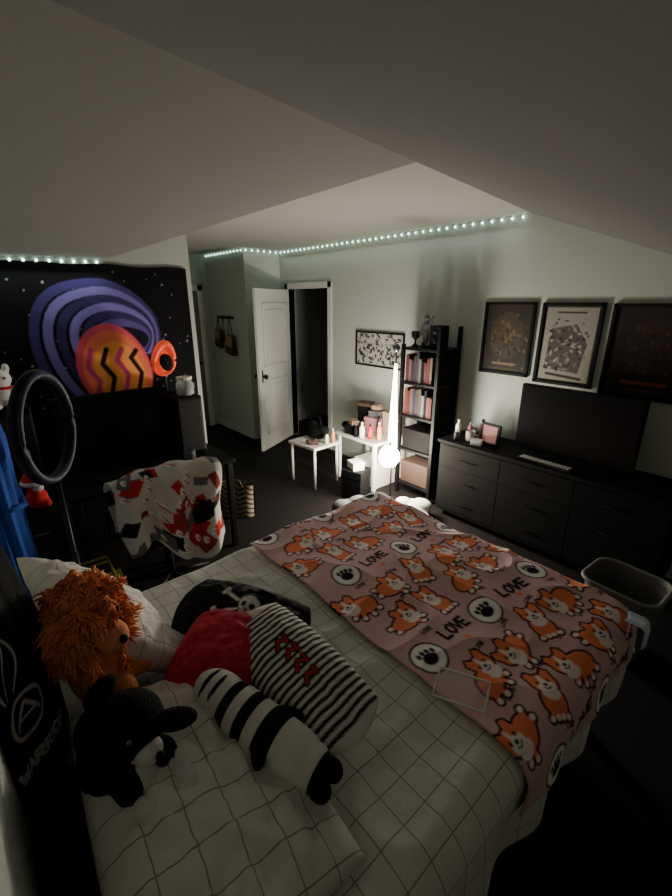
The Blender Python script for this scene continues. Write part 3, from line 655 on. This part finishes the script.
for tier,(zz,nb,tn) in enumerate(((1.152,10,'top book tier'),(.832,10,'middle book tier'))):
    x = -2.65
    for i in range(nb):
        cn, cc = cols[(i*3+tier*5) % 8]; w_ = random.uniform(.022,.036); h_ = random.uniform(.19,.28)
        if x+w_ > -2.29: w_ = .02
        if cn not in bk_me: bk_me[cn] = mat('book_'+cn.replace(' ','_'), cc, .7)
        b = thing('book', f'{cn} book, {ORD[i]} from the left on the {tn} of the shelf tower', 'book', (x+w_/2,3.24,zz), 0, 'books on the shelf tower')
        MB().box((-w_/2,-.07,0),(w_/2,.07,h_),.002,seg=1).build('cover', bk_me[cn], b)
        MB().box((-w_/2+.003,-.066,h_-.0005),(w_/2-.003,.068,h_+.0012)).build('pages', M['tan'], b)
        x += w_+.002
def cbox(label, loc, sz, m, rz=0, name='cardboard_box', cat='box'):
    t = thing(name, label, cat, loc, rz); a,b,c = sz
    MB().box((-a/2,-b/2,0),(a/2,b/2,c*.78),.004).build('body', M[m], t); MB().box((-a/2-.004,-b/2-.004,c*.74),(a/2+.004,b/2+.004,c),.004).build('lid', M[m], t); return t
cbox('black storage box on the low tier of the shelf tower', (-2.48,3.27,.493), (.33,.2,.2), 'blackm', 0, 'storage_box')
cbox('brown storage box on the bottom tier of the shelf tower', (-2.48,3.27,.133), (.33,.2,.22), 'brown', 0, 'storage_box')
sp = thing('speaker', 'small black speaker on top of the shelf tower at its right end', 'speaker', (-2.36,3.26,1.472)); MB().box((-.055,-.07,0),(.055,.07,.2),.006).build('cabinet', M['black'], sp)
MB().cyl((0,-.07,.07),(0,-.075,.07),.04).build('woofer', M['dmetal'], sp, True); MB().cyl((0,-.07,.15),(0,-.075,.15),.02).build('tweeter', M['dmetal'], sp, True)
fg = thing('figurine', 'slim grey figurine on top of the shelf tower', 'figurine', (-2.49,3.24,1.472)); MB().cyl((0,0,0),(0,0,.015),.035).build('base', M['black'], fg, True); fg.scale = (1.15,1.15,1.3)
blob('figure', [((0,0,.08),(.028,.022,.06)),((0,0,.15),(.035,.022,.03)),((0,0,.2),(.022,.022,.026)),((.045,0,.18),(.014,.014,.045),(0,.5,0)),((-.04,0,.12),(.012,.012,.04))], M['grey'], fg, .005)
tr = thing('trophy_cup', 'small dark cup on top of the shelf tower at its left end', 'cup', (-2.61,3.24,1.472)); MB().lathe([(0,0),(.03,0),(.03,.015),(.008,.03),(.008,.06),(.035,.09),(.04,.14),(.036,.14),(.03,.095),(0,.07)]).build('cup_body', M['dmetal'], tr, True)
for s in (-1,1): MB().tube([(.036*s,0,.13),(.06*s,0,.12),(.05*s,0,.09),(.032*s,0,.09)], .004).build('handle', M['dmetal'], tr, True)

LX, LY = -2.52, 2.88
lamp = thing('floor_lamp', 'lit slim floor lamp with a glowing column and bright low bulb', 'lamp', (LX,LY,0))
MB().lathe([(0,0),(.13,0),(.13,.015),(.03,.03),(0,.03)]).build('base', M['dmetal'], lamp, True)
MB().cyl((0,0,.02),(0,0,1.5),.008).build('pole', M['metal'], lamp, True)
MB().lathe([(.0,.56),(.042,.58),(.040,.75),(.030,.95),(.020,1.15),(.013,1.34),(0,1.38)]).build('light_column', M['tube'], lamp, True)
MB().lathe([(.0,1.53),(.02,1.52),(.035,1.49),(.02,1.46),(0,1.45)]).build('finial', M['metal'], lamp, True)
MB().tube([(0,0,.64),(.02,-.05,.66),(.03,-.07,.62)], .008).cyl((.03,-.07,.64),(.03,-.07,.60),.018).build('bulb_arm', M['metal'], lamp, True)
MB().lathe([(0,-.11),(.06,-.09),(.095,-.03),(.09,.03),(.055,.08),(.03,.10),(0,.105)], (.03,-.07,.52)).build('bulb', M['bulb'], lamp, True)

stool = thing('side_table', 'small white square side table left of the lamp, its legs showing', 'table', (-3.45,2.68,0), D(4))
MB().box((-.21,-.19,.43),(.21,.19,.46),.006).build('tabletop', M['white'], stool)
for sx in (-.18,.18):
    for sy in (-.16,.16): MB().cyl((sx,sy,0),(sx,sy,.43),.014).build('leg', M['white'], stool, True)
hb = thing('handbag', 'black slouching handbag on the small white side table', 'bag', (-3.50,2.74,.46), D(10))
blob('bag_body', [((0,0,.085),(.16,.09,.085)),((-.05,0,.14),(.1,.06,.06)),((.09,0,.12),(.09,.06,.05))], M['blackm'], hb, .01); MB().tube([(-.09,0,.16),(-.06,0,.25),(.06,0,.25),(.09,0,.15)], .008).build('strap', M['blackm'], hb, True)
lt = thing('low_table', 'low white table holding boxes and bottles between side table and lamp', 'table', (-3.04,3.18,0))
MB().box((-.36,-.26,.50),(.26,.26,.53),.006).build('tabletop', M['white'], lt)
for sx in (-.32,.22):
    for sy in (-.22,.22): MB().box((sx-.018,sy-.018,0),(sx+.018,sy+.018,.5),.003).build('leg', M['white'], lt)
cbox('pink box on the low white table', (-3.14,3.3,.53), (.2,.16,.15), 'pink', .2)
cbox('tan box at the back right of the low white table', (-2.90,3.3,.53), (.16,.14,.25), 'tan', -.15)
cbox('dark box at the front of the low white table', (-3.20,3.02,.53), (.16,.11,.10), 'blackm', .1)
cbox('small tan box on top of the dark front box', (-3.20,3.02,.63), (.10,.08,.05), 'tan', -.3)
cbox('white box on the floor under the low white table', (-3.0,3.16,0), (.32,.3,.28), 'white', 0)
cbox('grey box stacked on the pink box', (-3.15,3.31,.68), (.14,.12,.07), 'grey', .5)
cbox('tall dark box at the left back of the low white table', (-3.32,3.32,.53), (.12,.14,.24), 'blackm', .1)
cbox('flat brown box on top of the tall dark box', (-3.32,3.32,.77), (.16,.14,.04), 'brown', .4)
def clump(name, label, cat, loc, rz, m, s=1):
    t = thing(name, label, cat, loc, rz)
    blob('folds', [((0,0,.05*s),(.12*s,.09*s,.05*s)),((.05*s,.02*s,.08*s),(.07*s,.06*s,.04*s)),((-.06*s,-.02*s,.07*s),(.06*s,.06*s,.045*s)),((.1*s,-.05*s,.035*s),(.05*s,.04*s,.03*s))], M[m], t, .008)
clump('folded_cloth', 'crumpled dark cloth on the low white table in front of the boxes', 'cloth', (-3.34,3.10,.53), .3, 'blackfur', .8)
clump('tan_scarf', 'crumpled tan scarf lying on top of the grey box', 'scarf', (-3.14,3.31,.75), .9, 'tan', .6)
clump('small_pouch', 'small brown pouch at the front edge of the white side table', 'pouch', (-3.36,2.58,.46), .8, 'brown', .55)
clump('white_towel', 'crumpled white towel on the floor right of the lamp base', 'towel', (-2.22,2.86,0), .2, 'whitefur', 1.4)
clump('crumpled_shirt', 'crumpled grey shirt on the floor between the lamp and the bed', 'clothes', (-2.58,2.42,0), .9, 'grey', 1.5)
cbox('tan carton on the floor beside the foot of the bed near the lamp', (-2.14,2.50,0), (.26,.22,.22), 'tan', .25)
cbox('black box on the floor left of the lamp', (-2.86,2.74,0), (.22,.2,.30), 'blackm', .3)
cbox('small white box on top of the black floor box', (-2.86,2.74,.30), (.14,.12,.08), 'white', -.3)
def bottle(label, loc, r, h, m, group=None, cap='white'):
    t = thing('bottle', label, 'bottle', loc, 0, group)
    MB().lathe([(0,0),(r,0),(r,h*.62),(r*.8,h*.72),(r*.38,h*.8),(r*.38,h*.88),(0,h*.88)], seg=18).build('bottle_body', M[m], t, True); MB().cyl((0,0,h*.87),(0,0,h),r*.45,seg=14).build('cap', M[cap], t, True)
bottle('white bottle at the front of the low white table', (-3.03,2.98,.53), .028,.17,'white','bottles on the low table')
bottle('red bottle beside the white bottle on the low white table', (-2.96,3.03,.53), .024,.15,'redp','bottles on the low table','black')
bottle('orange bottle at the right end of the low white table', (-2.86,3.06,.53), .024,.19,'orange2','bottles on the low table')
bottle('brown bottle between pink box and tan box on the low table', (-3.00,3.2,.53), .026,.2,'brown','bottles on the low table','black')
bottle('black bottle left of the white bottle on the low table', (-3.10,2.96,.53), .022,.14,'blackm','bottles on the low table','metal')
bottle('small white bottle on the side table beside the black handbag', (-3.29,2.72,.46), .022,.12,'white',None,'black')
bottle('small orange bottle at the right edge of the side table', (-3.28,2.80,.46), .02,.15,'orange2',None)

# ------------------------------------------------------------ dresser, television
dr = thing('dresser', 'long low black dresser under the three posters', 'dresser', (-1.26,3.27,0))
MB().box((-.85,-.22,.06),(.85,.22,.70),.005).build('body', M['dresser'], dr); MB().box((-.87,-.235,.70),(.87,.225,.73),.005).build('top', M['dresser'], dr)
for i in range(3):
    for k in range(3):
        x0 = -.83+.56*i; q = MB().box((x0,-.226,.09+.2*k),(x0+.555,-.22,.287+.2*k),.002).build('drawer', M['dresser'], dr)
        MB().tube([(x0+.2,-.227,.185+.2*k),(x0+.2,-.24,.185+.2*k),(x0+.34,-.24,.185+.2*k),(x0+.34,-.227,.185+.2*k)], .004).build('handle', M['blackm'], q, True)
for sx in (-.78,.78):
    for sy in (-.16,.16): MB().cyl((sx,sy,0),(sx,sy,.065),.022).build('foot', M['dresser'], dr)
tv = thing('television', 'flat black television standing on the dresser below the posters', 'television', (-1.12,3.25,.73), D(-2))
MB().box((-.42,-.02,.05),(.42,.025,.545),.008).build('housing', M['black'], tv); MB().box((-.41,-.0225,.062),(.41,-.0195,.533)).build('screen', M['screen'], tv)
for s in (-1,1): MB().cyl((.28*s,0,.06),(.28*s,-.1,.006),.008).cyl((.28*s,0,.06),(.28*s,.08,.006),.008).build('stand_foot', M['black'], tv, True)
sb = thing('remote_bar', 'slim pale keyed bar lying in front of the television', 'keyboard', (-1.22,3.10,.73), D(-3))
MB().box((-.2,-.04,0),(.2,.04,.018),.005).build('case', M['dmetal'], sb); mb = MB()
for i in range(14): mb.box((-.185+.0265*i,-.028,.018),(-.165+.0265*i,.0,.023),.001,seg=1).box((-.185+.0265*i,.006,.018),(-.165+.0265*i,.03,.023),.001,seg=1)
mb.build('keys', M['white'], sb)
pf = thing('photo_frame', 'small dark photo frame with a pink picture left of the television', 'photo frame', (-1.74,3.22,.73), D(-8))
MB().box((-.09,-.01,0),(.09,.01,.18),.004,rot=(-.12,0,0)).build('frame', M['black'], pf); MB().box((-.07,-.014,.02),(.07,-.0105,.16),rot=(-.12,0,0)).build('picture', M['pink'], pf); MB().cyl((0,.06,.003),(0,.01,.1),.005).build('easel_leg', M['black'], pf)
bottle('tall white bottle at the left end of the dresser', (-2.06,3.24,.73), .026,.15,'white','bottles on the dresser')
bottle('pink bottle on the dresser between white bottle and mug', (-1.98,3.30,.73), .024,.13,'pink','bottles on the dresser')
mug = thing('mug', 'white mug on the dresser left of the photo frame', 'mug', (-1.90,3.18,.73)); MB().lathe([(0,0),(.036,0),(.04,.01),(.04,.09),(.036,.09),(.035,.012),(0,.01)]).build('mug_body', M['white'], mug, True); MB().tube([(.038,0,.07),(.065,0,.065),(.065,0,.03),(.038,0,.022)], .005).build('handle', M['white'], mug, True)
cbox('small white carton on the dresser beside the mug', (-1.80,3.12,.73), (.09,.06,.05), 'white', .3)
bottle('dark bottle on the dresser behind the small white carton', (-1.88,3.33,.73), .028,.17,'brown','bottles on the dresser','black')
bottle('short grey bottle on the dresser front edge near the mug', (-2.0,3.12,.73), .022,.09,'grey','bottles on the dresser')

# ------------------------------------------------------------ bin and laundry at the right
b = thing('waste_bin', 'grey plastic bin with open rim standing at the foot of the bed', 'bin', (-.45,2.50,0), D(-4))
def rr(w, d_, z, r=.08, n=6):
    pts = []
    for (sx,sy,a0) in ((1,1,0),(-1,1,90),(-1,-1,180),(1,-1,270)):
        for k in range(n+1):
            a = D(a0+90*k/n); pts.append((sx*(w-r)+r*math.cos(a), sy*(d_-r)+r*math.sin(a), z))
    return pts
bm = MB()
for lo, hi in (((.13,.11,0),(.18,.16,.42)),((.18,.16,.42),(.173,.153,.42)),((.173,.153,.42),(.122,.102,.012))):
    A = [bm.b.verts.new(q) for q in rr(*lo)]; B_ = [bm.b.verts.new(q) for q in rr(*hi)]; n = len(A)
    for k in range(n): bm.b.faces.new((A[k],A[(k+1)%n],B_[(k+1)%n],B_[k]))
bm.b.faces.new([bm.b.verts.new(q) for q in rr(.122,.102,.012)])
bm.build('bin_body', M['bin'], b, True); MB().tube(rr(.184,.164,.42), .012, closed=True).build('rim', M['bin'], b, True)
MB().tube([(-.182,-.06,.40),(-.205,-.05,.37),(-.205,.05,.37),(-.182,.06,.40)], .007).build('handle', M['bin'], b, True)
hp = thing('laundry_heap', 'heap of dark clothes on the floor beside the foot of the bed', 'clothes', (.15,2.15,0))
def heap(th, ph):
    r = 1+.22*noise.noise(Vector((math.cos(th)*2,math.sin(th)*2,ph*3)))+.08*noise.noise(Vector((math.cos(th)*6,math.sin(th)*6,ph*9)))
    return (.22*r*math.cos(th)*math.sin(ph), .30*r*math.sin(th)*math.sin(ph), max(.0,.28*r*math.cos(ph)))
grid('clothes', np.linspace(0,2*math.pi,90), np.linspace(.001,math.pi/2,50), heap, M['blackfur'], hp)

# ------------------------------------------------------------ lights
def light(name, kind, loc, e, col, **kw):
    l = bpy.data.lights.new(name, kind); l.energy = e; l.color = col
    for k_, v in kw.items(): setattr(l, k_, v)
    o = bpy.data.objects.new(name, l); COL.objects.link(o); o.location = loc; return o
light('lamp_light', 'POINT', (LX+.03,LY-.24,.58), 30, (1,.96,.90), shadow_soft_size=.06)
light('column_light', 'POINT', (LX,LY-.10,1.0), 18, (1,.96,.90), shadow_soft_size=.06)
a = light('far_strip_light', 'AREA', (-3.45,3.42,2.45), 2.0, (.88,1,.94), shape='RECTANGLE', size=3.3, size_y=.03); a.rotation_euler = (D(-20),0,0)
a = light('left_strip_light', 'AREA', (-3.42,.4,2.08), 1.6, (.9,1,.97), shape='RECTANGLE', size=.03, size_y=.95); a.rotation_euler = (0,D(-15),0)
w = bpy.data.worlds.new('World'); bpy.context.scene.world = w; w.use_nodes = True
w.node_tree.nodes['Background'].inputs[0].default_value = (.5,.52,.6,1); w.node_tree.nodes['Background'].inputs[1].default_value = .01

cam = bpy.data.cameras.new('Camera'); co = bpy.data.objects.new('Camera', cam); COL.objects.link(co)
cam.sensor_fit = 'VERTICAL'; cam.sensor_height = 36; cam.lens = 17.16; cam.clip_start = .01
co.location = (0,0,1.87); co.rotation_euler = (D(90-18.9),0,D(49.1))
bpy.context.scene.camera = co
